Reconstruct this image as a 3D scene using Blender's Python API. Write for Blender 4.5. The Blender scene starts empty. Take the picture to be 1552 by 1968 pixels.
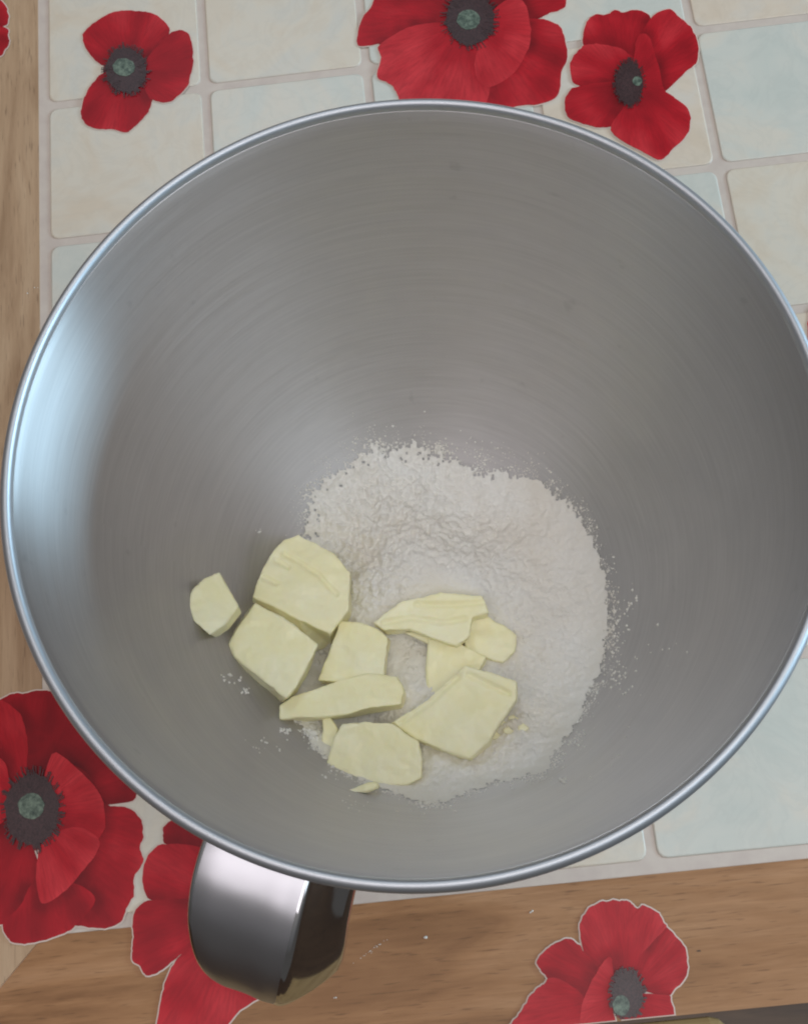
import bpy, bmesh, math, random
from mathutils import Vector, Matrix, noise
from mathutils.geometry import tessellate_polygon
random.seed(7)
R = 0.12                      # radius of the bowl mouth, metres
H = 1.68 * R                  # height of the bowl mouth above the cloth (world z = 0)
S = bpy.context.scene
COL = S.collection

# ------------------------------------------------------------------ camera
F = 2300.0                    # focal length in pixels of the 1552 px wide photograph
PITCH, YAW = 0.30055, 0.05385
CAM = Vector((0.12606 * R, -0.97559 * R, 2.6764 * R + H))
ROT = (Matrix.Rotation(YAW, 3, 'Y') @ Matrix.Rotation(PITCH, 3, 'X'))
cd = bpy.data.cameras.new('camera')
cam = bpy.data.objects.new('camera', cd); COL.objects.link(cam)
cam.matrix_world = Matrix.Translation(CAM) @ ROT.to_4x4()
cd.sensor_fit = 'HORIZONTAL'; cd.sensor_width = 36.0; cd.lens = F / 1552 * 36
cd.clip_start = 0.01; cd.clip_end = 50
S.cycles.filter_width = 2.1
S.camera = cam

def at(px, py, z):            # the point of the plane at height z that the photograph shows at (px, py)
    d = ROT @ Vector(((px - 776) / F, -(py - 984) / F, -1))
    return CAM + d * ((z - CAM.z) / d.z)

# ------------------------------------------------------------------ light
def lin(c):
    c /= 255
    return c / 12.92 if c <= 0.04045 else ((c + 0.055) / 1.055) ** 2.4
def rgb(r, g, b): return (lin(r), lin(g), lin(b), 1)
S.view_settings.view_transform = 'Standard'; S.view_settings.look = 'None'
S.view_settings.exposure = 0.14; S.view_settings.gamma = 1
W = bpy.data.worlds.new('World'); S.world = W; W.use_nodes = True
wt = W.node_tree; bg = wt.nodes['Background']
# the room round the table: pale ceiling overhead, darker walls and furniture lower down
wc = wt.nodes.new('ShaderNodeTexCoord'); wsep = wt.nodes.new('ShaderNodeSeparateXYZ'); wr = wt.nodes.new('ShaderNodeValToRGB')
wt.links.new(wc.outputs['Generated'], wsep.inputs[0]); wt.links.new(wsep.outputs[2], wr.inputs[0])
for k_, (p_, c_) in enumerate(((0.0, (0.30, 0.29, 0.28, 1)), (0.30, (0.52, 0.52, 0.54, 1)), (0.72, (1.0, 0.97, 0.95, 1)))):
    if k_ > 1: wr.color_ramp.elements.new(0.9)
    wr.color_ramp.elements[k_].position = p_; wr.color_ramp.elements[k_].color = c_
wt.links.new(wr.outputs[0], bg.inputs[0]); bg.inputs[1].default_value = 0.24
def area(name, az, el, dist, sx, sy, power, col):
    l = bpy.data.lights.new(name, 'AREA'); l.shape = 'RECTANGLE'; l.size = sx; l.size_y = sy
    l.energy = power; l.color = col
    o = bpy.data.objects.new(name, l); COL.objects.link(o)
    a, e = math.radians(az), math.radians(el)
    d = Vector((math.cos(a) * math.cos(e), math.sin(a) * math.cos(e), math.sin(e)))
    o.location = Vector((0, 0, H)) + d * dist
    o.rotation_euler = d.to_track_quat('Z', 'Y').to_euler()
    return o
area('window_light', 9, 9, 1.9, 1.1, 0.34, 30, (0.52, 0.79, 1.0))
area('near_window_light', 324, 50, 2.0, 1.1, 1.0, 6.5, (0.74, 0.88, 1.0))
area('side_window_light', 232, 62, 2.0, 1.3, 1.1, 7.5, (1.0, 0.95, 1.0))
area('far_window_light', 105, 52, 2.2, 0.35, 0.5, 5, (0.75, 0.88, 1.0))
area('overhead_fill', 340, 78, 2.0, 0.9, 0.9, 7.5, (1.0, 0.97, 0.96))  # added fill from above to brighten the flour, not a known room lamp

# ------------------------------------------------------------------ materials
class NT:
    def __init__(s, name):
        s.m = bpy.data.materials.new(name); s.m.use_nodes = True
        s.t = s.m.node_tree; s.n = s.t.nodes; s.b = s.n['Principled BSDF']
    def add(s, typ, **kw):
        n = s.n.new(typ)
        for k, v in kw.items():
            if k in n.inputs: n.inputs[k].default_value = v
            else: setattr(n, k, v)
        return n
    def link(s, a, b): s.t.links.new(a, b)
    def obj(s, scale=(1, 1, 1), rot=(0, 0, 0), loc=(0, 0, 0)):
        tc = s.add('ShaderNodeTexCoord'); mp = s.add('ShaderNodeMapping')
        mp.inputs['Scale'].default_value = scale; mp.inputs['Rotation'].default_value = rot
        mp.inputs['Location'].default_value = loc
        s.link(tc.outputs['Object'], mp.inputs[0]); return mp.outputs[0]
    def noise(s, vec, scale, detail=4, rough=0.55, dist=0):
        n = s.add('ShaderNodeTexNoise'); n.inputs['Scale'].default_value = scale
        n.inputs['Detail'].default_value = detail; n.inputs['Roughness'].default_value = rough
        n.inputs['Distortion'].default_value = dist
        s.link(vec, n.inputs['Vector']); return n.outputs['Fac']
    def ramp(s, fac, stops):
        r = s.add('ShaderNodeValToRGB'); e = r.color_ramp.elements
        while len(e) < len(stops): e.new(0.5)
        for i, (p, c) in enumerate(stops): e[i].position = p; e[i].color = c if len(c) == 4 else (*c, 1)
        s.link(fac, r.inputs[0]); return r.outputs[0]
    def mix(s, fac, a, b, mode='MIX'):
        m = s.add('ShaderNodeMix', data_type='RGBA', blend_type=mode)
        for sock, v in ((m.inputs[0], fac), (m.inputs[6], a), (m.inputs[7], b)):
            if isinstance(v, (int, float)): sock.default_value = v
            elif isinstance(v, tuple): sock.default_value = v
            else: s.link(v, sock)
        return m.outputs[2]
    def math(s, op, a, b=0.0):
        m = s.add('ShaderNodeMath', operation=op)
        for sock, v in ((m.inputs[0], a), (m.inputs[1], b)):
            if isinstance(v, (int, float)): sock.default_value = v
            else: s.link(v, sock)
        return m.outputs[0]
    def bump(s, h, strength, dist=0.001):
        b = s.add('ShaderNodeBump'); b.inputs['Strength'].default_value = strength
        b.inputs['Distance'].default_value = dist
        s.link(h, b.inputs['Height']); s.link(b.outputs[0], s.b.inputs['Normal'])
    def set(s, **kw):
        for k, v in kw.items(): s.b.inputs[k.replace('_', ' ')].default_value = v
g4 = lambda v: (v, v, v, 1)

def steel(name, rough, aniso, base, brushed=True):
    t = NT(name); t.set(Metallic=1.0, Roughness=rough, Anisotropic=aniso)
    v = t.obj()
    if brushed:
        # fine rings turned into the wall: noise over (radius, height) only, slowly varying round the bowl
        sep = t.add('ShaderNodeSeparateXYZ'); t.link(v, sep.inputs[0])
        x, y, z = sep.outputs
        r = t.math('SQRT', t.math('ADD', t.math('MULTIPLY', x, x), t.math('MULTIPLY', y, y)))
        an = t.math('ARCTAN2', y, x)
        cmb = t.add('ShaderNodeCombineXYZ')
        t.link(t.math('MULTIPLY', r, 900.0), cmb.inputs[0]); t.link(t.math('MULTIPLY', z, 900.0), cmb.inputs[1])
        t.link(t.math('MULTIPLY', an, 3.0), cmb.inputs[2])
        rings = t.noise(cmb.outputs[0], 1.0, 3, 0.6)
        cm2 = t.add('ShaderNodeCombineXYZ'); t.link(t.math('MULTIPLY', r, 260.0), cm2.inputs[0]); t.link(t.math('MULTIPLY', z, 260.0), cm2.inputs[1]); t.link(t.math('MULTIPLY', an, 2.0), cm2.inputs[2])
        bands = t.noise(cm2.outputs[0], 1.0, 4, 0.6)
        blot = t.noise(v, 22, 4, 0.55, 0.6)
        spots = t.noise(v, 120, 2, 0.5)
        c = t.ramp(rings, [(0.3, tuple(b * 0.93 for b in base)), (0.7, tuple(min(1, b * 1.05) for b in base))])
        c = t.mix(t.ramp(blot, [(0.35, g4(0)), (0.75, g4(0.28))]), c, tuple(b * 0.78 for b in base) + (1,))
        c = t.mix(t.ramp(spots, [(0.70, g4(0)), (0.78, g4(0.25))]), c, tuple(b * 0.6 for b in base) + (1,))
        t.link(c, t.b.inputs['Base Color'])
        rr = t.math('ADD', t.math('MULTIPLY', t.math('ADD', bands, blot), 0.12), rough - 0.12)
        t.link(rr, t.b.inputs['Roughness'])
        t.bump(t.math('ADD', rings, t.math('MULTIPLY', bands, 1.4)), 0.08, 0.0004)
    else:
        t.set(Base_Color=(*base, 1))
        n = t.noise(v, 35, 3)
        t.link(t.math('ADD', t.math('MULTIPLY', n, 0.10), rough - 0.05), t.b.inputs['Roughness'])
        t.bump(t.noise(v, 60, 2), 0.12, 0.001)
    if aniso:
        t.set(Anisotropic_Rotation=0.25)
        tg = t.add('ShaderNodeTangent'); tg.direction_type = 'RADIAL'; tg.axis = 'Z'
        t.link(tg.outputs[0], t.b.inputs['Tangent'])
    return t.m
M_BRUSH = steel('brushed_steel', 0.45, 0.93, (0.55, 0.535, 0.525))
M_RIM = steel('rim_steel', 0.50, 0.0, (0.57, 0.58, 0.60), brushed=False)
M_POL = steel('polished_steel', 0.09, 0.0, (0.62, 0.62, 0.63), brushed=False)

M_SATIN = steel('satin_steel', 0.34, 0.0, (0.56, 0.55, 0.57), brushed=False)

def wood(name, dark, mid, light, rot, rough=0.42):
    t = NT(name); v = t.obj(rot=(0, 0, rot)); 
    mp = t.add('ShaderNodeMapping'); mp.inputs['Scale'].default_value = (12, 250, 12); t.link(v, mp.inputs[0])
    fine = t.noise(mp.outputs[0], 2.2, 6, 0.65, 0.4)
    mp2 = t.add('ShaderNodeMapping'); mp2.inputs['Scale'].default_value = (6, 38, 6); t.link(v, mp2.inputs[0])
    broad = t.noise(mp2.outputs[0], 1.3, 4, 0.55, 1.2)
    mp3 = t.add('ShaderNodeMapping'); mp3.inputs['Scale'].default_value = (45, 560, 45); t.link(v, mp3.inputs[0])
    pore = t.noise(mp3.outputs[0], 2.0, 2, 0.5)
    c = t.ramp(broad, [(0.30, dark), (0.5, mid), (0.72, light)])
    c = t.mix(t.ramp(fine, [(0.35, g4(0.0)), (0.7, g4(0.45))]), c, dark)
    c = t.mix(t.ramp(pore, [(0.60, g4(0.0)), (0.72, g4(0.5))]), c, tuple(x * 0.5 for x in dark[:3]) + (1,))
    t.link(c, t.b.inputs['Base Color']); t.set(Roughness=rough); t.b.inputs['Specular IOR Level'].default_value = 0.3
    t.bump(fine, 0.15, 0.0003)
    return t.m
OAK_D, OAK_M, OAK_L = rgb(126, 84, 48), rgb(162, 115, 74), rgb(182, 136, 96)
M_OAK_X = wood('printed_oak', OAK_D, OAK_M, OAK_L, math.radians(-5.5))
M_OAK_Y = wood('printed_oak_upright', rgb(150, 118, 88), rgb(180, 148, 116), rgb(196, 166, 134), math.radians(-5.5 + 90))
M_DARK = wood('dark_table_wood', rgb(60, 42, 28), rgb(92, 68, 48), rgb(120, 92, 66), math.radians(-5), 0.35)
M_CHAIR = wood('chair_wood', rgb(120, 96, 62), rgb(158, 130, 88), rgb(176, 150, 106), math.radians(-5), 0.35)
M_FLOOR = wood('floor_wood', rgb(50, 36, 26), rgb(78, 56, 40), rgb(96, 72, 52), math.radians(10), 0.5)

def tile_mat(name, a, b, c3):
    t = NT(name); v = t.obj()
    oi = t.add('ShaderNodeObjectInfo')
    va = t.add('ShaderNodeVectorMath', operation='ADD'); t.link(v, va.inputs[0])
    sc = t.add('ShaderNodeVectorMath', operation='SCALE'); t.link(oi.outputs['Location'], sc.inputs[0]); sc.inputs[3].default_value = 7.0
    t.link(sc.outputs[0], va.inputs[1]); v = va.outputs[0]
    n1 = t.noise(v, 20, 4, 0.6, 1.2); n2 = t.noise(v, 34, 5, 0.6, 2.0)
    c = t.ramp(n1, [(0.33, a), (0.5, b), (0.66, c3)])
    vein = t.math('ABSOLUTE', t.math('SUBTRACT', n2, 0.5))
    c = t.mix(t.ramp(vein, [(0.0, g4(0.10)), (0.06, g4(0.0))]), c, tuple(x * 0.62 for x in a[:3]) + (1,))
    t.link(c, t.b.inputs['Base Color']); t.set(Roughness=0.33)
    t.b.inputs['Specular IOR Level'].default_value = 0.45
    return t.m
TILES = [tile_mat('tile_cream', rgb(207, 191, 169), rgb(209, 198, 180), rgb(202, 196, 183)),
         tile_mat('tile_pale_green', rgb(193, 194, 183), rgb(200, 198, 186), rgb(208, 199, 183)),
         tile_mat('tile_sand', rgb(206, 188, 166), rgb(210, 194, 174), rgb(206, 196, 182))]
t = NT('grout_print'); v = t.obj()
t.link(t.ramp(t.noise(v, 120, 4), [(0.3, rgb(192, 176, 164)), (0.7, rgb(202, 188, 174))]), t.b.inputs['Base Color'])
t.set(Roughness=0.4); M_GROUT = t.m
t = NT('white_cut_edge'); t.set(Base_Color=rgb(212, 192, 178), Roughness=0.5); M_WHITE = t.m

def petal_mat():
    t = NT('poppy_red_print'); tc = t.add('ShaderNodeTexCoord')
    at_ = t.add('ShaderNodeAttribute'); at_.attribute_name = 'tone'
    uv = t.add('ShaderNodeUVMap')
    mp = t.add('ShaderNodeMapping'); mp.inputs['Scale'].default_value = (26, 2.2, 1); t.link(uv.outputs[0], mp.inputs[0])
    streak = t.noise(mp.outputs[0], 1.0, 4, 0.6, 0.3)
    blot = t.noise(t.obj(), 55, 3, 0.5)
    c = t.ramp(at_.outputs['Fac'], [(0.0, rgb(60, 8, 14)), (0.35, rgb(132, 14, 24)), (0.65, rgb(180, 24, 36)), (1.0, rgb(212, 56, 62))])
    c = t.mix(t.ramp(streak, [(0.34, g4(0.32)), (0.60, g4(0.0))]), c, rgb(110, 12, 20))
    c = t.mix(t.ramp(blot, [(0.35, g4(0.25)), (0.65, g4(0.0))]), c, rgb(130, 12, 22))
    t.link(c, t.b.inputs['Base Color']); t.set(Roughness=0.38); t.b.inputs['Specular IOR Level'].default_value = 0.22
    return t.m
M_PETAL = petal_mat()
def heart_mat(name, a, b, sc):
    t = NT(name); t.link(t.ramp(t.noise(t.obj(), sc, 4, 0.7), [(0.35, a), (0.65, b)]), t.b.inputs['Base Color'])
    t.set(Roughness=0.38); return t.m
M_HEART = heart_mat('poppy_heart_print', rgb(34, 18, 20), rgb(74, 46, 46), 1500)
M_HEARTRED = heart_mat('petal_base_print', rgb(96, 14, 20), rgb(136, 20, 30), 300)
M_POD = heart_mat('poppy_pod_print', rgb(48, 62, 52), rgb(112, 126, 108), 420)

t = NT('butter'); v = t.obj()
n = t.noise(v, 45, 4, 0.6)
mpv = t.add('ShaderNodeMapping'); mpv.inputs['Scale'].default_value = (60, 420, 60); t.link(v, mpv.inputs[0])
lines = t.noise(mpv.outputs[0], 1.0, 3, 0.6)
t.link(t.ramp(n, [(0.3, rgb(253, 244, 192)), (0.7, rgb(254, 249, 212))]), t.b.inputs['Base Color'])
t.set(Roughness=0.36, Subsurface_Weight=0.25, Subsurface_Scale=0.004)
t.b.inputs['Subsurface Radius'].default_value = (1.0, 0.75, 0.4)
t.bump(t.math('ADD', lines, n), 0.25, 0.0006); M_BUTTER = t.m
t = NT('flour'); v = t.obj()
t.link(t.ramp(t.noise(v, 30, 5, 0.7), [(0.3, rgb(230, 225, 214)), (0.7, rgb(236, 235, 229))]), t.b.inputs['Base Color'])
t.set(Roughness=0.95); t.b.inputs['Specular IOR Level'].default_value = 0.1
t.bump(t.noise(v, 1500, 3, 0.6), 0.35, 0.0005); M_FLOUR = t.m

# ------------------------------------------------------------------ builders
def link(name, me, mat=None, parent=None, smooth=False):
    o = bpy.data.objects.new(name, me); COL.objects.link(o)
    if mat: me.materials.append(mat)
    if parent: o.parent = parent
    if smooth:
        for p in me.polygons: p.use_smooth = True
    return o
def empty(name, loc, label, cat, group=None):
    o = bpy.data.objects.new(name, None); COL.objects.link(o); o.location = loc; o.empty_display_size = 0.02
    tag(o, label, cat, group); return o
def tag(o, label=None, cat=None, group=None, kind=None):
    for k, v_ in (('label', label), ('category', cat), ('group', group), ('kind', kind)):
        if v_: o[k] = v_
    return o
def mesh(name, verts, faces):
    me = bpy.data.meshes.new(name); me.from_pydata([tuple(v_) for v_ in verts], [], faces); me.update(); return me
def lathe(name, prof, n=192, closed=False):
    vs, fs = [], []
    k = len(prof)
    for i in range(n):
        a = 2 * math.pi * i / n; ca, sa = math.cos(a), math.sin(a)
        vs += [(r * ca, r * sa, z) for r, z in prof]
    for i in range(n):
        j = (i + 1) % n
        for p in range(k if closed else k - 1):
            q = (p + 1) % k
            fs.append((i * k + p, j * k + p, j * k + q, i * k + q))
    me = mesh(name, vs, fs)
    bm = bmesh.new(); bm.from_mesh(me); bmesh.ops.remove_doubles(bm, verts=bm.verts, dist=1e-7)
    bmesh.ops.recalc_face_normals(bm, faces=bm.faces); bm.to_mesh(me); bm.free(); return me
def catmull(pts, n):
    out = []
    P = [pts[0]] + pts + [pts[-1]]
    for i in range(1, len(P) - 2):
        p0, p1, p2, p3 = P[i - 1], P[i], P[i + 1], P[i + 2]
        for k in range(n):
            t_ = k / n
            out.append(tuple(0.5 * (2 * p1[d] + (p2[d] - p0[d]) * t_ + (2 * p0[d] - 5 * p1[d] + 4 * p2[d] - p3[d]) * t_ ** 2
                       + (-p0[d] + 3 * p1[d] - 3 * p2[d] + p3[d]) * t_ ** 3) for d in range(len(p1))))
    out.append(tuple(pts[-1])); return out

# ------------------------------------------------------------------ floor, table, chair
def box(name, x0, x1, y0, y1, z0, z1, mat, parent=None, bev=0.002):
    bm = bmesh.new(); bmesh.ops.create_cube(bm, size=1)
    for v_ in bm.verts: v_.co = Vector(((x0 + x1) / 2 + v_.co.x * (x1 - x0), (y0 + y1) / 2 + v_.co.y * (y1 - y0), (z0 + z1) / 2 + v_.co.z * (z1 - z0)))
    if bev: bmesh.ops.bevel(bm, geom=bm.edges[:], offset=bev, segments=3, profile=0.5, affect='EDGES')
    me = bpy.data.meshes.new(name); bm.to_mesh(me); bm.free()
    return link(name, me, mat, parent)
GR = 0.09688                   # turn of the printed grid on the table
cg, sg = math.cos(GR), math.sin(GR)
PU, PV = 0.70217 * R, 0.67684 * R        # pitch of the tiles
# near left corner of the tile field; u runs to the right along the near edge, v away from the viewer
ORG = Vector((-1.73437 * R + 6 * PV * sg, 2.92032 * R - 6 * PV * cg, 0))
def uv_of(p): dx, dy = p.x - ORG.x, p.y - ORG.y; return cg * dx + sg * dy, -sg * dx + cg * dy
def uvp(u, v_, z=0.0): return Vector((ORG.x + cg * u - sg * v_, ORG.y + sg * u + cg * v_, z))

V_EDGE = uv_of(at(1376, 1945, 0))[1]      # the cloth ends here
ZT = -0.0012
def slab(name, u0, u1, v0, v1, z0, z1, mat, parent=None, bev=0.002):
    """a box laid along the grid of the cloth"""
    o = box(name, u0, u1, v0, v1, z0, z1, mat, parent, bev)
    o.data.transform(Matrix.Translation(ORG) @ Matrix.Rotation(GR, 4, 'Z')); return o
fl = slab('floor', -2, 2, -1.6, 2, -0.80, -0.75, M_FLOOR, bev=0); tag(fl, kind='structure')
T = empty('table', uvp(0.3, 0.35, -0.75), 'dark wooden table under the printed tablecloth, its brown edge at the bottom right', 'table')
def under(o, root): o.data.transform(Matrix.Translation(-root.location)); o.parent = root; return o
under(slab('tabletop', -0.45, 0.85, V_EDGE - 0.012, 1.0, -0.030, ZT - 0.0002, M_DARK, bev=0.004), T)
for (a, b) in ((-0.42, V_EDGE + 0.02), (0.76, V_EDGE + 0.02), (-0.42, 0.92), (0.76, 0.92)):
    under(slab('leg', a, a + 0.06, b, b + 0.06, -0.75, -0.031, M_DARK, bev=0.003), T)
CH = empty('wooden_chair', uvp(0.2, V_EDGE - 0.22, -0.75), 'light olive wooden chair back pushed against the near edge of the table', 'chair')
ru = uv_of(at(1395, 1955, -0.005))[0]
rv = uv_of(at(1250, 1962, 0.0))[1]
under(slab('top_rail', ru - 0.38, ru, rv - 0.032, rv - 0.0, -0.055, 0.004, M_CHAIR, bev=0.008), CH)
for a in (ru - 0.37, ru - 0.045):
    under(slab('leg', a, a + 0.035, rv - 0.031, rv - 0.004, -0.75, -0.056, M_CHAIR, bev=0.004), CH)
    under(slab('leg', a, a + 0.035, rv - 0.40, rv - 0.37, -0.75, -0.336, M_CHAIR, bev=0.004), CH)
under(slab('seat', ru - 0.39, ru + 0.01, rv - 0.42, rv - 0.035, -0.335, -0.31, M_CHAIR, bev=0.006), CH)

# ------------------------------------------------------------------ tablecloth
TC = empty('tablecloth', (ORG.x, ORG.y, ZT), 'wipe clean tablecloth printed with pale tiles, an oak border and red poppies', 'tablecloth')
under(slab('cloth_sheet', -0.30, 0.80, V_EDGE, 0.95, ZT, 0.0, M_GROUT, bev=0), TC)
GRT = 0.0042
BL = 0.0035                                  # grout between the tile field and the oak border
def poly_prism(name, pts, z0, z1, mat, parent, inset=0.0):
    """flat piece with its own thickness; pts counter-clockwise in world xy"""
    n_ = len(pts); c = sum((Vector(p) for p in pts), Vector((0, 0))) / n_
    top = [Vector(p) + (c - Vector(p)).normalized() * inset for p in pts]
    vs = [(p[0], p[1], z0) for p in pts] + [(p[0], p[1], z1) for p in top]
    fs = [tuple(range(n_, 2 * n_))] + [(i, (i + 1) % n_, n_ + (i + 1) % n_, n_ + i) for i in range(n_)]
    return link(name, mesh(name, vs, fs), mat, parent)
# oak border: near board and left board with a mitred corner, split into printed boards
def board(name, uvpts, z1, mat):
    o = poly_prism(name, [tuple(uvp(a, b).xy) for a, b in uvpts], 0.0, z1, mat, None, 0.0003); under(o, TC); return o
BW = 0.12
board('oak_board', [(-BL - BW, -BL - BW * 1.0), (0.62, -BL - BW), (0.62, -BL), (-BL, -BL)] if V_EDGE < -BW - BL else
      [(-BL + V_EDGE + BL + 0.0004, V_EDGE), (0.62, V_EDGE), (0.62, -BL), (-BL, -BL)], 0.0004, M_OAK_X)
board('oak_board', [(-BL, -BL), (-BL, 0.80), (-0.16, 0.80), (-0.16, -0.16 ) if V_EDGE < -0.16 else (-0.16, V_EDGE), (V_EDGE, V_EDGE)] , 0.0004, M_OAK_Y)
# tiles: three shared meshes, one object per tile
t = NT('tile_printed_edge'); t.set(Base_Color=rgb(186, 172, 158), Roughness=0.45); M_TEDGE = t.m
def tile_mesh(mat):
    w, h, r_ = PU - GRT, PV - GRT, 0.004
    ring = []
    for cx, cy, a0 in ((w / 2 - r_, h / 2 - r_, 0), (-w / 2 + r_, h / 2 - r_, 90), (-w / 2 + r_, -h / 2 + r_, 180), (w / 2 - r_, -h / 2 + r_, 270)):
        for k in range(4):
            a = math.radians(a0 + 30 * k); ring.append((cx + r_ * math.cos(a), cy + r_ * math.sin(a)))
    n_ = len(ring); lv = ((1.0, 0.0), (0.994, 0.00035), (0.978, 0.0006))
    vs = [(x * (1 - (1 - k) * 1), y * (1 - (1 - k) * 1), z) for k, z in lv for x, y in ring]
    fs = []
    for l in range(2):
        for i in range(n_): fs.append((l * n_ + i, l * n_ + (i + 1) % n_, (l + 1) * n_ + (i + 1) % n_, (l + 1) * n_ + i))
    fs.append(tuple(range(2 * n_, 3 * n_)))
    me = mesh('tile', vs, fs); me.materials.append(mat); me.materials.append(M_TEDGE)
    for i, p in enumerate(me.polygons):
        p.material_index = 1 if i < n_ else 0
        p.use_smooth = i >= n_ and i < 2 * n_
    return me
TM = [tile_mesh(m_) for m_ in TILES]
PICK = {(0, 5): 0, (1, 5): 0, (0, 4): 0, (1, 4): 1, (0, 3): 1, (3, 4): 2, (4, 5): 2, (4, 4): 1, (4, 3): 0, (3, 0): 1, (2, 0): 0, (2, 5): 1}
for i in range(-0, 6):
    for j in range(0, 8):
        k = PICK.get((i, j), (i * 2 + j * 3 + (i * j) % 2) % 3)
        o = bpy.data.objects.new('tile', TM[k]); COL.objects.link(o); o.parent = TC
        p = uvp((i + 0.5) * PU, (j + 0.5) * PV)
        o.location = (p.x - TC.location.x, p.y - TC.location.y, -TC.location.z)
        o.rotation_euler = (0, 0, GR + random.uniform(-0.004, 0.004))

# ------------------------------------------------------------------ printed poppies
def clip(poly, vmin):
    out = []
    for a, b in zip(poly, poly[1:] + poly[:1]):
        va, vb = uv_of(a)[1] - vmin, uv_of(b)[1] - vmin
        if va >= 0: out.append(a)
        if (va >= 0) != (vb >= 0): out.append(a.lerp(b, va / (va - vb)))
    return out
def outline(px, jag, seed, z=0.0):
    pts = [at(x, y, z) for x, y in px]
    if sum(a.x * b.y - b.x * a.y for a, b in zip(pts, pts[1:] + pts[:1])) < 0: pts.reverse()
    n_ = len(pts); out = []
    for i in range(n_):
        p0, p1, p2, p3 = pts[i - 1], pts[i], pts[(i + 1) % n_], pts[(i + 2) % n_]
        for k in range(5):
            t_ = k / 5
            q = 0.5 * (2 * p1 + (p2 - p0) * t_ + (2 * p0 - 5 * p1 + 4 * p2 - p3) * t_ ** 2 + (-p0 + 3 * p1 - 3 * p2 + p3) * t_ ** 3)
            # ragged petal edge
            d = noise.noise(q * 420 + Vector((seed, 0, 0))) * jag + noise.noise(q * 1100 + Vector((0, seed, 0))) * jag * 0.5
            nrm = (p2 - p1).normalized(); out.append(q + Vector((nrm.y, -nrm.x, 0)) * d)
    return out
def offset(poly, d):
    n_ = len(poly); res = []
    for i in range(n_):
        e = (poly[(i + 1) % n_] - poly[i - 1]); e.normalize() if e.length > 0 else None
        res.append(poly[i] + Vector((e.y, -e.x, 0)) * d)
    return res
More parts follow.
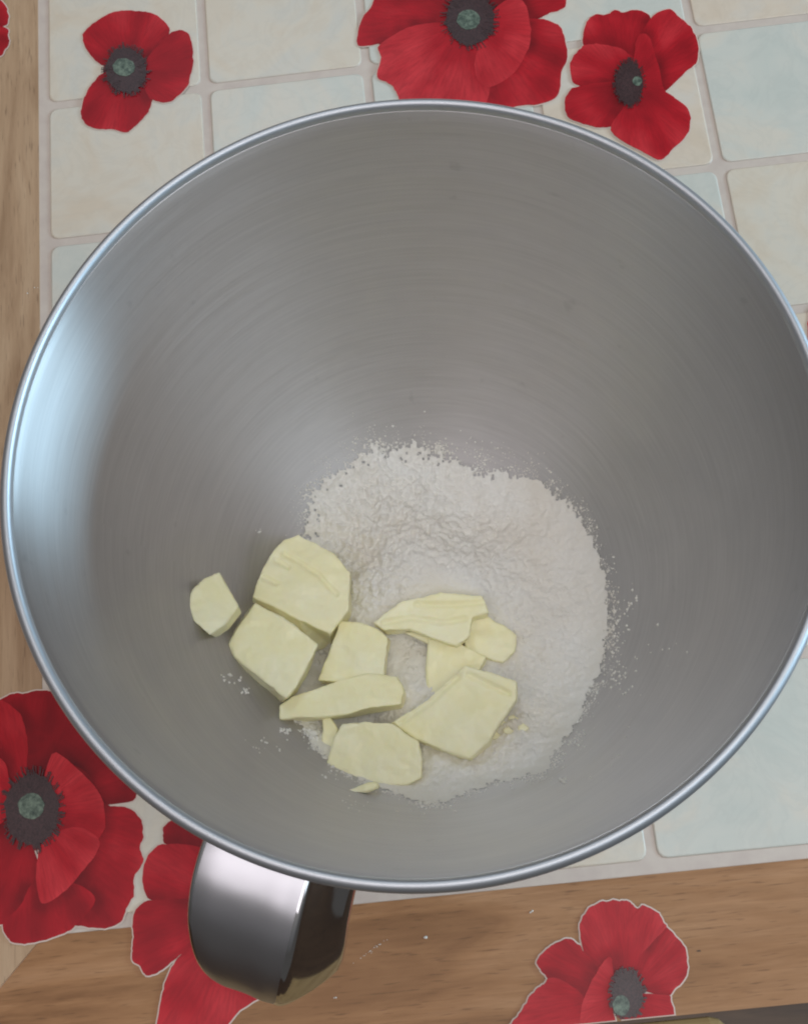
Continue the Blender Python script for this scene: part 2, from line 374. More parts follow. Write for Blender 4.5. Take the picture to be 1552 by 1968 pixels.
def poppy(label, petals, heart, pod, seed, group='poppies printed on the tablecloth'):
    heart = (heart[0], heart[1], heart[2] * 0.9, heart[3] * 0.9)
    hc = at(heart[0], heart[1], 0)
    vs, fs = [], []
    polys = []
    for k, (tone, px) in enumerate(petals):
        pl = outline(px, 0.0005, seed + k * 3.7); polys.append((tone, pl))
        w = clip(offset(pl, 0.0006), V_EDGE + 0.0002)
        if len(w) < 3: continue
        b = len(vs); z = 0.00080 + 0.00002 * k
        vs += [(p.x, p.y, z) for p in w]
        for tri in tessellate_polygon([w]): fs.append(tuple(b + i for i in tri))
    me = mesh('poppy_print', vs, fs)
    bm = bmesh.new(); bm.from_mesh(me)
    for f_ in bm.faces:
        if f_.normal.z < 0: f_.normal_flip()
    bm.to_mesh(me); bm.free()
    root = under(link('poppy_print', me, M_WHITE), TC); root['label'] = label
    for k, (tone, pl) in enumerate(polys):
        pl = clip(pl, V_EDGE + 0.0006)
        if len(pl) < 3: continue
        c = sum(pl, Vector()) / len(pl); n_ = len(pl)
        z = 0.00100 + 0.00006 * k
        vs, fs = [], []; L = (1.0, 0.95, 0.88, 0.79, 0.68, 0.55, 0.40, 0.22)
        for l in L: vs += [c + (p - c) * l for p in pl]
        vs.append(c)
        for a in range(len(L) - 1):
            for i in range(n_): fs.append((a * n_ + i, a * n_ + (i + 1) % n_, (a + 1) * n_ + (i + 1) % n_, (a + 1) * n_ + i))
        for i in range(n_): fs.append(((len(L) - 1) * n_ + i, (len(L) - 1) * n_ + (i + 1) % n_, len(vs) - 1))
        me = mesh('petal', [(v_.x, v_.y, z) for v_ in vs], fs)
        ta = me.attributes.new('tone', 'FLOAT', 'POINT')
        rmax = max((p - hc).length for p in pl)
        for i, v_ in enumerate(vs):
            d = (v_ - hc).length / rmax
            l = L[i // n_] if i < len(L) * n_ else 0
            fold = noise.noise(v_ * 70 + Vector((seed, k * 5, 0)))
            an_ = math.atan2(v_.y - hc.y, v_.x - hc.x)
            crease = noise.noise(Vector((math.cos(an_) * 4, math.sin(an_) * 4, seed + k))) * min(1, d * 1.6)
            near = min((v_ - q).length for pk in polys[k + 1:] for q in pk[1][::2]) if k + 1 < len(polys) else 1
            ta.data[i].value = tone - 0.34 * max(0, 1 - d * 1.6) + 0.22 * fold + 0.22 * crease + 0.10 * (l ** 6) * d - 0.24 * max(0, 1 - near / 0.0055)
        uvl = me.uv_layers.new(name='UVMap')
        for lp in me.loops:
            v_ = vs[lp.vertex_index] - hc
            # angle measured from the petal's own axis, so the seam never crosses it
            ax = (c - hc); a = math.atan2(ax.x * v_.y - ax.y * v_.x, ax.x * v_.x + ax.y * v_.y)
            uvl.data[lp.index].uv = (a + seed + k * 2, v_.length / 0.02)
        o = under(link('petal', me, M_PETAL), TC); o.data.transform(Matrix.Identity(4)); o.parent = root
        for f_ in o.data.polygons: pass
    x, y, rx, ry = heart
    pb = clip([at(x + rx * 1.18 * math.cos(i * .209), y - ry * 1.18 * math.sin(i * .209), 0) for i in range(30)], V_EDGE + 0.0006)
    if len(pb) > 2:
        o = link('petal_base', mesh('petal_base', [(p.x, p.y, 0.00094) for p in pb], [tuple(range(len(pb)))]), M_HEARTRED); under(o, TC); o.parent = root
    sv, sf = [], []                                          # ring of dark stamens round the heart
    for i in range(150):
        a = random.random() * 6.283; q0, q1 = random.uniform(0.55, 0.95), random.uniform(0.98, 1.28)
        x, y, rx, ry = heart
        pa, pb = at(x + rx * q0 * math.cos(a), y - ry * q0 * math.sin(a), 0), at(x + rx * q1 * math.cos(a + .06), y - ry * q1 * math.sin(a + .06), 0)
        e = (pb - pa).normalized(); nn = Vector((-e.y, e.x, 0)) * 0.00018; b = len(sv); hd = Vector((e.x, e.y, 0)) * 0.0004
        quad = [pa - nn, pb - nn, pb - nn * 2.4 + hd, pb + nn * 2.4 + hd, pb + nn, pa + nn]
        if min(uv_of(p)[1] for p in quad) < V_EDGE + 0.0006: continue
        sv += [(p.x, p.y, 0.00182 + 0.000001 * i) for p in quad]; sf.append(tuple(b + k_ for k_ in range(6)))
    if sv:
        o = link('stamens', mesh('stamens', sv, sf), M_HEART); under(o, TC); o.parent = root; o['kind'] = 'stuff'
    for nm, (x, y, rx, ry), m_, z in (('flower_heart', heart, M_HEART, 0.0018), ('seed_pod', pod, M_POD, 0.0020)):
        pts = []
        for i in range(40):
            a = 2 * math.pi * i / 40; q = 1 + 0.10 * noise.noise(Vector((math.cos(a) * 3, math.sin(a) * 3, seed)))+ (0.05 * (i % 2) if nm == 'flower_heart' else 0)
            pts.append(at(x + rx * q * math.cos(a), y - ry * q * math.sin(a), 0))
        pts = clip(pts, V_EDGE + 0.0006)
        if len(pts) > 2:
            o = link(nm, mesh(nm, [(p.x, p.y, z) for p in pts], [tuple(range(len(pts)))]), m_); under(o, TC); o.parent = root
poppy('small red poppy at the top left with three petals on cream tiles',
  [(0.62, [(160,80),(165,60),(190,40),(215,26),(240,22),(275,24),(300,30),(318,45),(327,60),(322,90),(300,130),(250,140),(203,130),(175,108)]),
   (0.60, [(200,143),(185,155),(170,175),(160,200),(157,225),(168,242),(190,250),(215,250),(243,256),(262,243),(280,225),(292,203),(290,180),(250,140)]),
   (0.56, [(318,76),(335,62),(360,64),(370,90),(372,125),(366,150),(362,165),(345,185),(325,198),(300,196),(285,185),(275,150),(285,112)])],
  (244,138,42,46), (240,133,21,17), 1.0)
poppy('large bright red poppy at the top, partly behind the far rim of the bowl',
  [(0.50, [(1087,0),(1081,18),(1051,29),(1031,38),(985,45),(930,0),(930,-70),(1000,-110),(1080,-70)]),
   (0.62, [(696,-60),(718,0),(696,38),(686,76),(693,91),(737,88),(800,110),(870,60),(870,-50),(780,-100)]),
   (0.66, [(1031,38),(1051,41),(1075,53),(1084,76),(1090,112),(1078,141),(1072,182),(1045,200),(993,206),(940,215),(905,165),(905,90),(960,40)]),
   (0.88, [(730,88),(733,112),(725,150),(752,165),(766,188),(785,222),(880,228),(935,200),(935,100),(890,50),(800,50)]),
   (0.86, [(915,105),(950,20),(1000,0),(1018,50),(1015,95),(985,145),(940,170),(915,150)])],
  (903,40,50,54), (900,42,22,19), 4.0)
poppy('red poppy of five lobed petals to the right of the large one at the top',
  [(0.60, [(1125,95),(1122,59),(1131,38),(1145,29),(1163,30),(1181,21),(1195,26),(1219,21),(1239,26),(1250,42),(1255,120),(1205,140)]),
   (0.62, [(1248,40),(1263,26),(1286,19),(1304,35),(1325,53),(1339,82),(1339,118),(1316,141),(1286,170),(1268,176),(1235,140),(1225,80)]),
   (0.66, [(1125,88),(1160,88),(1200,100),(1230,135),(1205,180),(1130,170),(1113,167),(1098,156),(1095,123),(1110,100)]),
   (0.58, [(1113,168),(1095,176),(1085,194),(1090,226),(1120,240),(1151,247),(1185,240),(1220,200),(1190,160)]),
   (0.72, [(1215,120),(1225,72),(1245,72),(1262,120),(1272,165),(1278,178),(1292,188),(1316,206),(1326,229),(1319,261),(1292,288),(1269,309),(1230,292),(1172,253),(1200,200)])],
  (1208,163,28,42), (1223,160,9,9), 9.0)
poppy('large deep red poppy at the lower left beside the bowl, cut by the photo edge',
  [(0.42, [(-60,1400),(7,1343),(33,1333),(52,1334),(71,1328),(110,1335),(180,1400),(240,1480),(262,1534),(208,1547),(120,1540),(20,1500)]),
   (0.60, [(-90,1420),(-50,1355),(0,1345),(35,1368),(50,1400),(55,1450),(40,1510),(-40,1530)]),
   (0.56, [(95,1470),(160,1480),(190,1520),(208,1547),(241,1552),(261,1561),(274,1583),(276,1610),(270,1629),(277,1657),(258,1687),(259,1717),(244,1747),(233,1772),(203,1784),(165,1781),(140,1775),(80,1730),(80,1620)]),
   (0.58, [(-90,1560),(0,1560),(60,1620),(80,1700),(40,1745),(8,1777),(-30,1765),(-80,1720)]),
   (0.52, [(148,1777),(132,1791),(91,1806),(55,1813),(30,1812),(14,1799),(10,1772),(40,1742),(75,1690),(150,1700),(185,1730)]),
   (0.78, [(102,1450),(150,1478),(190,1520),(203,1560),(200,1600),(160,1640),(95,1650),(80,1560)]),
   (0.80, [(90,1610),(150,1590),(190,1612),(190,1635),(165,1670),(130,1710),(88,1737),(74,1710),(74,1650)]),
   (0.74, [(-70,1460),(-10,1450),(20,1490),(10,1580),(-60,1580)])],
  (64,1557,56,74), (63,1550,25,25), 13.0)
poppy('red poppy at the bottom left, half hidden under the shiny bowl handle',
  [(0.44, [(318,1586),(316,1611),(320,1624),(360,1640),(430,1640),(430,1590),(370,1565)]),
   (0.62, [(320,1623),(298,1631),(280,1656),(275,1688),(280,1719),(293,1731),(340,1750),(430,1740),(440,1660),(380,1628)]),
   (0.74, [(354,1828),(331,1859),(318,1891),(311,1922),(303,1990),(340,2010),(420,1985),(462,1942),(520,1890),(480,1780),(400,1780)]),
   (0.54, [(293,1731),(266,1744),(256,1769),(258,1801),(255,1828),(257,1846),(271,1857),(282,1875),(298,1873),(325,1855),(354,1830),(430,1780),(430,1720),(350,1728)])],
  (470,1745,40,50), (470,1745,16,18), 17.0)
poppy('light red poppy at the bottom right on the oak border, cut off by the cloth edge',
  [(0.74, [(1292,1795),(1315,1822),(1319,1853),(1315,1879),(1296,1902),(1277,1914),(1230,1900),(1205,1860),(1230,1810),(1275,1783)]),
   (0.76, [(1118,1822),(1114,1776),(1132,1746),(1158,1734),(1189,1731),(1210,1734),(1223,1748),(1237,1741),(1265,1757),(1273,1772),(1276,1786),(1235,1830),(1200,1880),(1160,1880),(1130,1860)]),
   (0.66, [(1277,1912),(1288,1925),(1296,1960),(1290,2000),(1210,2010),(1200,1920)]),
   (0.68, [(1031,1847),(1050,1824),(1071,1811),(1092,1806),(1107,1812),(1120,1826),(1150,1870),(1150,1930),(1090,1920),(1050,1878),(1040,1866)]),
   (0.80, [(975,1985),(985,1965),(1000,1944),(1017,1917),(1029,1902),(1044,1891),(1056,1879),(1090,1890),(1130,1930),(1150,2010),(1000,2020)]),
   (0.78, [(1150,1860),(1172,1840),(1178,1880),(1176,1930),(1180,2010),(1120,2010),(1118,1930)])],
  (1204,1912,32,48), (1192,1932,16,20), 23.0)
poppy('sliver of a red poppy at the far top left on the upright oak border',
  [(0.60, [(-80,0),(-30,-20),(5,5),(15,20),(17,38),(9,52),(-40,60)]), (0.56, [(-60,50),(9,54),(17,70),(18,86),(10,98),(0,110),(-50,120)])],
  (-60,55,25,25), (-60,55,10,10), 29.0)
poppy('edge of a red poppy at the right, behind the right rim of the bowl',
  [(0.62, [(1551,632),(1562,590),(1620,570),(1690,620),(1640,690),(1560,680)]), (0.56, [(1560,660),(1640,640),(1700,700),(1640,760),(1570,730)])],
  (1630,650,25,25), (1630,650,10,10), 31.0)

# ------------------------------------------------------------------ mixing bowl
BOWL = empty('mixing_bowl', (0, 0, 0.0006), 'large brushed steel mixing bowl with a rolled rim holding flour and butter', 'bowl')
DEP = 1.60
key = [(0.9675, -0.024), (0.959, -0.05), (0.953, -0.10), (0.943, -0.20), (0.920, -0.42), (0.880, -0.66), (0.820, -0.90), (0.735, -1.12), (0.625, -1.30), (0.50, -1.43), (0.34, -1.53), (0.17, -1.585), (0.0, -DEP)]
inner = [(r_ * R, z * R + H) for r_, z in catmull(key, 8)]
inner[-1] = (0.0, H - DEP * R)
TH = 0.0012
outer = []
for i, (r_, z) in enumerate(inner):
    a = inner[max(0, i - 1)]; b = inner[min(len(inner) - 1, i + 1)]
    d = Vector((b[0] - a[0], b[1] - a[1])).normalized()
    outer.append((max(0.0, r_ - d.y * TH), z + d.x * TH if i < len(inner) - 1 else z - TH))
outer[-1] = (0.0, inner[-1][1] - TH)
link('bowl_body', lathe('bowl_body', inner + outer[::-1], closed=True), M_BRUSH, BOWL, True)
# rolled rim: crisp inner crest, flattened top, rounded skirt
rim = [(0.968, -0.030), (0.9690, -0.014), (0.9720, -0.005), (0.9765, -0.001), (0.982, 0.000), (0.988, -0.003), (0.994, -0.009), (0.998, -0.018), (0.999, -0.028), (0.997, -0.037), (0.991, -0.042), (0.983, -0.042), (0.974, -0.038)]
link('rolled_rim', lathe('rolled_rim', [(r_ * R, z * R + H) for r_, z in rim], closed=False, n=256), M_RIM, BOWL, True)
fr = 0.47 * R
link('base_ring', lathe('base_ring', [(fr, 0.0), (fr + 0.003, 0.0), (fr + 0.0045, 0.006), (fr + 0.004, 0.0225), (fr + 0.0015, 0.0235), (fr - 0.001, 0.006)], closed=True), M_RIM, BOWL, True)
# handle: deep side plates and a broad back that narrows to its outer end
HA = math.radians(250.6)
er = Vector((math.cos(HA), math.sin(HA), 0)); et = Vector((-math.sin(HA), math.cos(HA), 0))   # et points to the photo's right
op = catmull([(0.965, -0.075, .150), (1.03, -0.085, .150), (1.10, -0.110, .146), (1.175, -0.165, .136), (1.245, -0.255, .118), (1.295, -0.36, .096), (1.32, -0.48, .076), (1.30, -0.62, .070), (1.22, -0.72, .058), (1.12, -0.79, .050), (0.93, -0.84, .046)], 5)
ip = catmull([(0.955, -0.30), (1.0, -0.31), (1.05, -0.33), (1.09, -0.37), (1.12, -0.42), (1.14, -0.48), (1.15, -0.53), (1.13, -0.57), (1.08, -0.60), (1.0, -0.63), (0.92, -0.66)], 5)
vs, fs = [], []
NS = 14
def sect(o_, i_, ex, wk):
    r0, z0, w = o_; r1, z1 = i_
    fl_ = 0.045
    ring = []
    # across the back (slightly dished), down the right side, and up the left side
    wr = w * wk
    for k in range(7):
        t_ = -1 + 2 * k / 6
        edge = 0.012 * (abs(t_) ** 8)
        dish = -0.010 * (1 - t_ * t_) 
        dr, dz = r1 - r0, z1 - z0; L_ = math.hypot(dr, dz)
        ring.append((r0 + dr / L_ * (edge - dish), z0 + dz / L_ * (edge - dish), -w + (t_ + 1) / 2 * (w + wr)))
    for k in (0.03, 0.35, 0.7, 1.0): ring.append((r0 + (r1 - r0) * k, z0 + (z1 - z0) * k, wr + 0.006 + 0.125 * k ** ex))
    for k in (1.0, 0.7, 0.35, 0.06): ring.append((r0 + (r1 - r0) * k, z0 + (z1 - z0) * k, -w - 0.006 - fl_ * k * 0.5))
    return ring
for n_i, (o_, i_) in enumerate(zip(op, ip)):
    q_ = min(1.0, n_i / (len(op) - 1) / 0.5)
    low = max(0.0, n_i / (len(op) - 1) - 0.62) / 0.38
    for r_, z, w in sect(o_, i_, 1.9 - 1.3 * q_, (0.66 + 0.3 * q_ ** 2) * (1 - 0.8 * low)):
        p = er * (r_ * R) + et * (w * R); vs.append((p.x, p.y, z * R + H))
m_ = 15
for a in range(len(op) - 1):
    for k in range(m_):
        q = (k + 1) % m_
        fs.append((a * m_ + k, a * m_ + q, (a + 1) * m_ + q, (a + 1) * m_ + k))
fs.append(tuple(range(m_))); fs.append(tuple((len(op) - 1) * m_ + k for k in range(m_)))
me = mesh('handle', vs, fs)
bm = bmesh.new(); bm.from_mesh(me); bmesh.ops.recalc_face_normals(bm, faces=bm.faces); bm.to_mesh(me); bm.free()
h = link('handle', me, M_SATIN, BOWL, True)
me.materials.append(M_POL)
for p in me.polygons:
    if p.index < (len(op) - 1) * 15 and p.index % 15 >= 6: p.material_index = 1
sd = h.modifiers.new('smooth', 'SUBSURF'); sd.levels = sd.render_levels = 2

# ------------------------------------------------------------------ heap of flour
def bowl_z(r_):
    for (ra, za), (rb, zb) in zip(inner, inner[1:]):
        if rb <= r_ <= ra: return za + (zb - za) * ((r_ - ra) / (rb - ra) if rb != ra else 0)
    return H if r_ > inner[0][0] else inner[-1][1]
BZ = [bowl_z(i * 0.0005) for i in range(260)]
def bz(x, y):
    q = math.hypot(x, y) / 0.0005; i = min(int(q), 258); return BZ[i] + (BZ[i + 1] - BZ[i]) * min(1, q - i) + 0.0006
def hit(px, py):
    z = H - DEP * R + 0.02
    for _ in range(40):
        p = at(px, py, z); z = 0.5 * z + 0.5 * bz(p.x, p.y)
    return at(px, py, z)
FB = [(606,1000),(600,960),(640,925),(690,890),(722,862),(760,880),(800,866),(850,885),(900,903),(960,912),(1030,925),(1080,960),(1120,1000),(1142,1060),(1160,1110),(1168,1170),(1166,1230),(1152,1290),(1135,1330),(1110,1390),(1070,1440),(1050,1478),(1000,1495),(940,1508),(880,1530),(830,1547),(790,1535),(740,1515),(690,1500),(636,1465),(600,1430),(578,1390),(556,1350),(530,1270),(545,1160),(585,1070)]
fb = [hit(*p) for p in FB]
# plane through the edge of the heap
def solve3(A, b):
    M3 = Matrix(A); return M3.inverted() @ Vector(b)
sx = sum(p.x for p in fb); sy = sum(p.y for p in fb); n_ = len(fb)
A = [[sum(p.x * p.x for p in fb), sum(p.x * p.y for p in fb), sx], [sum(p.x * p.y for p in fb), sum(p.y * p.y for p in fb), sy], [sx, sy, n_]]
PL = solve3(A, [sum(p.x * p.z for p in fb), sum(p.y * p.z for p in fb), sum(p.z for p in fb)])
print('flour plane', PL, 'edge z', min(p.z for p in fb), max(p.z for p in fb))
def sdist(x, y):
    best = 1e9; ins = False
    for a, b in zip(fb, fb[1:] + fb[:1]):
        ex, ey = b.x - a.x, b.y - a.y; wx, wy = x - a.x, y - a.y
        t_ = max(0, min(1, (wx * ex + wy * ey) / (ex * ex + ey * ey)))
        d = math.hypot(wx - ex * t_, wy - ey * t_); best = min(best, d)
        if (a.y > y) != (b.y > y) and x < ex * (y - a.y) / (b.y - a.y) + a.x: ins = not ins
    return best if ins else -best
def sstep(t_): t_ = max(0, min(1, t_)); return t_ * t_ * (3 - 2 * t_)
MOUNDS = [(at(px_, py_, 0.04), r_, h_) for px_, py_, r_, h_ in ((745, 1120, .010, .006), (865, 1105, .012, .005), (930, 1120, .010, .004), (780, 1265, .007, -.005), (560, 1230, .008, -.006), (605, 1270, .006, -.005), (700, 1385, .006, -.005), (930, 1480, .012, .003), (1040, 1230, .010, .004), (1000, 1440, .008, .003))]
def heap(x, y, d=None):
    if d is None: d = sdist(x, y)
    b = bz(x, y)
    if d <= 0: return b
    p = Vector((x, y, 0))
    return b + 0.026 * sstep((d + 0.003) / 0.062) * min(1, 0.25 + d / 0.012) + (noise.noise(p * 26 + Vector((5, 2, 0))) * 0.0042 + noise.noise(p * 55) * 0.0014) * sstep(d / 0.02) + sum(h_ * math.exp(-((x - c_.x) ** 2 + (y - c_.y) ** 2) / (2 * r_ * r_)) for c_, r_, h_ in MOUNDS) * sstep(d / 0.02)
x0, x1 = min(p.x for p in fb) - .012, max(p.x for p in fb) + .012
y0, y1 = min(p.y for p in fb) - .012, max(p.y for p in fb) + .012
ST = 0.00045
nx, ny = int((x1 - x0) / ST) + 1, int((y1 - y0) / ST) + 1
idx = {}; vs = []; DD = {}
for j in range(ny):
    for i in range(nx):
        x, y = x0 + i * ST, y0 + j * ST
        d = sdist(x, y)
        p = Vector((x, y, 0))
        up = sstep((y + 0.02) / 0.03) * sstep((0.05 - x) / 0.06)             # the dusted far left side
        rag = noise.noise(p * 180) * 0.0018 + noise.noise(p * 480) * 0.0014 + noise.noise(p * 1000) * 0.0009
        d += rag * (1 + 1.6 * up) + 0.0022 * up + 0.0005
        if noise.noise(p * 900 + Vector((9, 0, 0))) > 0.16 + d * (110 if up > 0.3 else 380): continue
        if d <= 0: continue
        z = heap(x, y, d)
        lump = noise.noise(p * 110 + Vector((3, 1, 0))) * 0.0010 + noise.noise(p * 260) * 0.00025 + noise.noise(p * 1100) * 0.00009
        z += (lump + 0.0004) * sstep(d / 0.006) + 0.0003 + 0.0003 * sstep(d / 0.002) * (0.8 + 0.35 * noise.noise(p * 800))
        z = max(z, bz(x, y) + 0.0001)
        idx[i, j] = len(vs); vs.append((x, y, z))
fs = [(idx[i, j], idx[i + 1, j], idx[i + 1, j + 1], idx[i, j + 1]) for (i, j) in idx if (i + 1, j) in idx and (i, j + 1) in idx and (i + 1, j + 1) in idx]
fl_v, fl_f = vs, fs
# loose crumbs on and around the heap
ico = bmesh.new(); bmesh.ops.create_icosphere(ico, subdivisions=1, radius=1.0)
IV = [v_.co.copy() for v_ in ico.verts]; IF = [tuple(v_.index for v_ in f_.verts) for f_ in ico.faces]; ico.free()
def crumb(vs, fs, c, s):
    b = len(vs); q = [random.uniform(0.6, 1.3) for _ in range(3)]
    for v_ in IV: vs.append((c[0] + v_.x * s * q[0], c[1] + v_.y * s * q[1], c[2] + v_.z * s * q[2] * 0.7 + random.uniform(-.15, .15) * s))
    fs.extend(tuple(b + i for i in f_) for f_ in IF)
for _ in range(15000):
    a = random.randrange(len(fb)); p = fb[a].lerp(fb[(a + 1) % len(fb)], random.random())
    far = p.y > 0.0 and p.x < 0.05
    s_ = 0.0040 if far else (0.0019 if p.x > 0.03 else 0.0009)
    x, y = p.x + random.gauss(0, s_), p.y + random.gauss(0, s_)
    if noise.noise(Vector((x, y, 3)) * 260) < -0.12: continue
    crumb(fl_v, fl_f, (x, y, heap(x, y) + 0.0001), min(0.0010, random.lognormvariate(-8.7, 0.55)))
for _ in range(9000):
    a = random.random() * 6.283; q = math.sqrt(random.random()) * 0.062
    x, y = 0.004 + q * math.cos(a), -0.016 + q * math.sin(a)
    if sdist(x, y) > 0.004: crumb(fl_v, fl_f, (x, y, heap(x, y) + 0.0006), min(0.0011, random.lognormvariate(-8.6, 0.45)))
for cx_, cy_, sx_, sy_, n_ in ((615, 1285, 16, 22, 90), (730, 1375, 40, 12, 140), (985, 1395, 26, 16, 110), (600, 1400, 14, 22, 60), (790, 1260, 26, 34, 120), (760, 1120, 40, 22, 60), (690, 1180, 22, 20, 70)):
    for _ in range(n_):
        qx, qy = random.gauss(cx_, sx_ * .6), random.gauss(cy_, sy_ * .6)
        p = hit(qx, qy); p = at(qx, qy, heap(p.x, p.y))
        crumb(fl_v, fl_f, (p.x, p.y, heap(p.x, p.y) + 0.0006), min(0.0022, random.lognormvariate(-7.3, 0.4)))
fo = link('flour', mesh('flour', fl_v, fl_f), M_FLOUR, None, True)
tag(fo, 'heap of white flour filling the bottom of the steel bowl under the butter', 'flour', kind='stuff')
vs, fs = [], []
for (cx, cy, rx, ry, n_, s_) in ((1195,1180,28,50,46,.0005), (1190,1300,30,50,34,.0005), (1180,1240,22,60,30,.0004), (735,862,26,16,40,.0007), (845,862,26,16,34,.0006), (925,872,45,26,30,.0004), (625,950,30,30,40,.0005),
                               (440,1305,14,10,12,.0006), (475,1330,14,8,10,.0006), (545,1406,9,6,16,.0007), (520,1430,40,22,14,.0004), (1080,1500,8,6,9,.0007), (1190,1420,60,60,10,.0004), (1270,1240,50,40,8,.0004),
                               (497,1021,5,4,5,.0005), (600,935,12,12,14,.0004), (820,1552,50,10,30,.0004), (640,1480,20,14,20,.0005), (680,1545,30,16,12,.0003), (1110,1430,20,20,14,.0004)):
    for _ in range(n_):
        p = hit(random.gauss(cx, rx * 0.55), random.gauss(cy, ry * 0.55))
        crumb(vs, fs, (p.x, p.y, p.z + 0.0002), s_ * random.uniform(0.5, 1.5))
so = link('flour_specks', mesh('flour_specks', vs, fs), M_FLOUR, None, True)
tag(so, 'loose specks of flour scattered on the steel wall around the heap', 'flour specks', kind='stuff')

# ------------------------------------------------------------------ butter
def butter(name, label, top, th, sink=0.25, tilt=(0, 0), spread=(0, 0), taper=0.0, bev=0.0012, lift=0.0, rough=0.0006, vox=0.00055, group=None, cat='butter', grooves=(), bot=None):
    """top: outline of the upper face in the photograph; th: thickness; tilt: metres of height per 100 px right / down;
    spread: metres the lower face is shifted; taper: how much wider the lower face is"""
    cx = sum(p[0] for p in top) / len(top); cy = sum(p[1] for p in top) / len(top)
    z = H - DEP * R + 0.04
    for _ in range(30):
        p = at(cx, cy, z); z = 0.5 * z + 0.5 * (heap(p.x, p.y) + th * (1 - sink) + lift)
    T_ = [at(x, y, z + (x - cx) / 100 * tilt[0] + (y - cy) / 100 * tilt[1]) for x, y in top]
    if sum(a.x * b.y - b.x * a.y for a, b in zip(T_, T_[1:] + T_[:1])) < 0: T_.reverse()
    c = sum(T_, Vector()) / len(T_)
    T_ = [p + (p - c).normalized() * 0.0004 for p in T_]
    B_ = [c + (p - c) * (1 + taper) + Vector((spread[0], spread[1], -th)) for p in T_]
    if bot:          # the lower face traced too, lying in the flour
        zb = c.z - th
        B_ = [at(x, y, zb) for x, y in bot]
        if sum(a.x * b.y - b.x * a.y for a, b in zip(B_, B_[1:] + B_[:1])) < 0: B_.reverse()
    n_ = len(T_)
    bm = bmesh.new()
    tv = [bm.verts.new(p - c) for p in T_]; bv = [bm.verts.new(p - c) for p in B_]
    bm.faces.new(tv); bm.faces.new(bv[::-1])
    for i in range(n_): bm.faces.new((tv[i], bv[i], bv[(i + 1) % n_], tv[(i + 1) % n_]))
    bmesh.ops.recalc_face_normals(bm, faces=bm.faces)
    me = bpy.data.meshes.new(name); bm.to_mesh(me); bm.free()
    o = link(name, me, M_BUTTER); o.location = c
    rm = o.modifiers.new('remesh', 'REMESH'); rm.mode = 'VOXEL'; rm.voxel_size = vox; rm.use_smooth_shade = True
    sm = o.modifiers.new('soften', 'SMOOTH'); sm.factor = 0.5; sm.iterations = 5 if bev > 0.0011 else 3
    for sc_, st in ((0.014, rough * 4.0), (0.005, rough * 0.9)):
        tx = bpy.data.textures.new('lump', 'CLOUDS'); tx.noise_scale = sc_; tx.noise_depth = 3
        dm = o.modifiers.new('lump', 'DISPLACE'); dm.texture = tx; dm.strength = st; dm.mid_level = 0.5; dm.texture_coords = 'GLOBAL'
    if grooves:
        dg = bpy.context.evaluated_depsgraph_get(); dg.update()
        me2 = bpy.data.meshes.new_from_object(o.evaluated_get(dg)); o.modifiers.clear(); o.data = me2; me2.name = name
        segs = []
        for g in grooves:
            q = [at(x, y, z) - c for x, y in g]
            segs += list(zip(q, q[1:]))
        for v_ in me2.vertices:
            if v_.normal.z < 0.5: continue
            best = 1
            for a, b in segs:
                e = (b - a).xy; w = (v_.co - a).xy; t_ = max(0, min(1, w.dot(e) / e.dot(e)))
                best = min(best, (w - e * t_).length)
            if best < 0.0016: v_.co.z -= 0.0012 * (1 - best / 0.0016)
        for p in me2.polygons: p.use_smooth = True
    tag(o, label, cat, group)
    return o
BG = 'pieces of butter on the flour'
butter('butter_block', 'biggest thick butter block, with cut lines on top, at the back of the pile',
  [(521,1069),(544,1039),(574,1027),(636,1063),(672,1099),(669,1170),(633,1217),(575,1190),(522,1161),(487,1147),(500,1107)], 0.022, -0.05, tilt=(-0.002, 0.001), group=BG, vox=0.0005,
  bot=[(526,1082),(550,1052),(580,1042),(642,1078),(677,1114),(675,1186),(637,1240),(597,1256),(540,1216),(486,1172),(504,1124)],
  grooves=[((545,1064),(575,1080),(612,1105),(645,1140)),((530,1078),(552,1090)),((508,1112),(530,1122))])
butter('butter_block', 'thick butter block with sloping front face, leftmost of the pile',
  [(491,1160),(548,1192),(611,1238),(584,1290),(566,1322),(550,1342),(500,1302),(454,1262),(442,1238),(462,1200)], 0.020, -0.05, tilt=(0.000, 0.001), group=BG,
  bot=[(480,1178),(540,1212),(606,1256),(592,1300),(572,1334),(536,1355),(480,1322),(430,1288),(413,1260),(436,1218)])
butter('butter_cube', 'small lone butter cube lying on bare steel left of the pile',
  [(421,1099),(436,1128),(457,1165),(429,1200),(403,1219),(373,1193),(360,1163),(369,1134),(396,1110)], 0.013, -0.1, tilt=(-0.005, 0.001), taper=-0.08, group=BG, rough=0.0004)
butter('butter_slice', 'square pale butter slice leaning beside the biggest block, above the long strip',
  [(654,1193),(690,1198),(724,1208),(746,1224),(736,1300),(690,1316),(612,1306),(634,1250)], 0.010, 0.15, tilt=(0.002, 0.003), lift=0.004, group=BG, bev=0.0008)
butter('butter_slice', 'torn butter slice furthest to the right, yellow and low in the flour',
  [(880,1183),(930,1180),(950,1196),(970,1203),(990,1221),(987,1250),(965,1272),(931,1262),(895,1246)], 0.008, 0.35, tilt=(-0.002, 0), group=BG, bev=0.0010)
butter('butter_slice', 'small deep yellow butter piece sunk between the top wedge and the largest slab',
  [(822,1226),(877,1236),(935,1262),(915,1300),(865,1340),(822,1332)], 0.007, 0.2, tilt=(0.002, -0.002), group=BG, bev=0.0008)
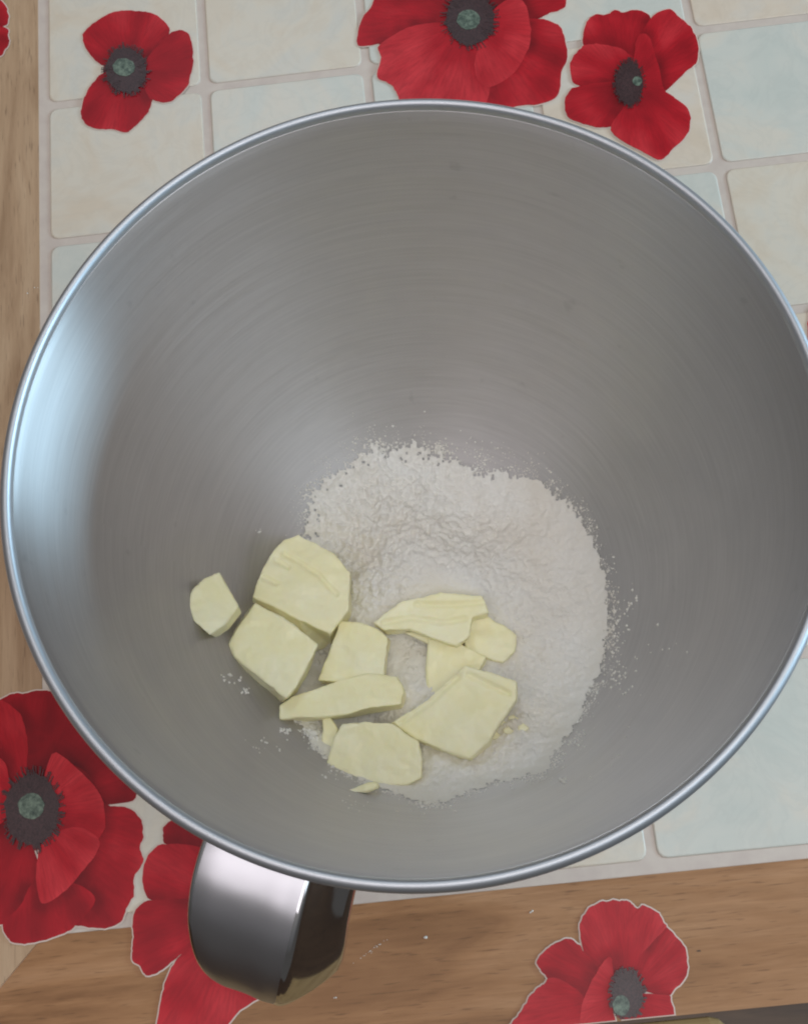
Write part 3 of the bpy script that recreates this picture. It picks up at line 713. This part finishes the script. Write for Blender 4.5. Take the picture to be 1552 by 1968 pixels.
butter('butter_wedge', 'folded butter wedge dusted with flour, topmost piece of the pile',
  [(718,1196),(776,1155),(844,1141),(924,1146),(936,1178),(906,1186),(899,1221),(877,1240),(837,1226),(787,1208),(740,1212)], 0.010, 0.1, tilt=(0.001, -0.001), lift=0.005, group=BG, bev=0.0009,
  grooves=[((735,1196),(790,1186),(850,1196),(892,1190)),((800,1160),(870,1163),(925,1160))])
butter('butter_slice', 'thin butter flap under the right end of the topmost wedge',
  [(772,1214),(800,1214),(850,1232),(890,1245),(878,1255),(830,1240)], 0.003, 0.0, lift=0.004, group=BG, bev=0.0005, vox=0.0006)
butter('butter_slice', 'small butter sliver standing between the long strip and the bottom slab',
  [(622,1384),(634,1380),(648,1402),(640,1430),(632,1450),(618,1440)], 0.006, 0.3, group=BG, bev=0.0005, vox=0.0006)
butter('butter_slab', 'largest wide butter slab with bevelled edges, lower right of the pile',
  [(893,1281),(930,1292),(990,1310),(990,1345),(968,1375),(951,1400),(937,1424),(903,1455),(850,1440),(797,1419),(753,1388),(793,1366),(845,1325)], 0.013, 0.2, tilt=(0.003, -0.002), lift=0.005, taper=0.05, group=BG,
  grooves=[((900,1298),(940,1318),(975,1335)),((770,1385),(830,1345),(880,1300))])
butter('butter_strip', 'long narrow butter strip lying across the front of the pile',
  [(540,1380),(538,1356),(563,1336),(610,1324),(650,1308),(705,1296),(760,1300),(775,1330),(768,1354),(705,1362),(668,1371),(600,1378)], 0.012, 0.1, tilt=(-0.002, 0.003), lift=0.006, group=BG, bev=0.0007)
butter('butter_slab', 'pale butter slab nearest the viewer at the foot of the flour heap',
  [(660,1394),(700,1388),(752,1392),(802,1426),(808,1460),(808,1493),(780,1508),(714,1508),(668,1490),(628,1468),(644,1416)], 0.014, 0.0, tilt=(0.001, -0.002), taper=0.03, group=BG)
CL = ['butter crumb touching the right corner of the largest slab', 'topmost of the loose butter crumbs right of the largest slab', 'rightmost of the loose butter crumbs right of the largest slab',
      'middle of the loose butter crumbs right of the largest slab', 'lowest left of the loose butter crumbs right of the largest slab']
for k, (x, y) in enumerate(((962, 1388), (985, 1380), (1004, 1398), (976, 1404), (950, 1412))):
    o = butter('butter_crumb', CL[k], [(x - 11, y - 3), (x + 2, y - 9), (x + 13, y + 1), (x + 3, y + 8), (x - 8, y + 6)], 0.004, 0.3, group='butter crumbs right of the largest slab', bev=0.0005, vox=0.0005, rough=0.0008)
butter('butter_shred', 'thin butter shred on bare steel below the bottom slab',
  [(655,1519),(668,1517),(690,1512),(722,1505),(726,1514),(700,1521),(678,1524),(668,1530)], 0.0025, -0.1, bev=0.0004, vox=0.0005, rough=0.0008)

for px, py, w, h_ in ((1342, 1828, 5, 2), (1048, 1880, 4, 2)):
    pts = [at(px + w * math.cos(a * .628) * random.uniform(.7, 1.1), py - h_ * math.sin(a * .628) * random.uniform(.7, 1.1), 0).xy for a in range(10)]
    m_o = link('dark_mark', mesh('dark_mark', [(p.x, p.y, 0.00055) for p in pts], [tuple(range(10))]), M_DARK); under(m_o, TC)
vs, fs = [], []
for px, py, n_, sp, s_ in ((1020, 1752, 3, 3, .0006), (816, 1803, 2, 3, .0004), (644, 1918, 2, 2, .0004), (712, 1828, 22, 16, .00018), (1176, 1900, 2, 3, .0003), (340, 1905, 3, 6, .0003), (60, 560, 3, 10, .0003)):
    for _ in range(n_):
        t_ = random.gauss(0, 1); p = at(px + t_ * sp, py - t_ * sp * 0.7 + random.gauss(0, 1.5), 0.0006); crumb(vs, fs, (p.x, p.y, 0.0007), s_ * random.uniform(.6, 1.3))
tag(link('flour_specks', mesh('flour_specks', vs, fs), M_FLOUR, None, True), 'few white flour specks dropped on the oak border in front of the bowl', 'flour specks', kind='stuff')
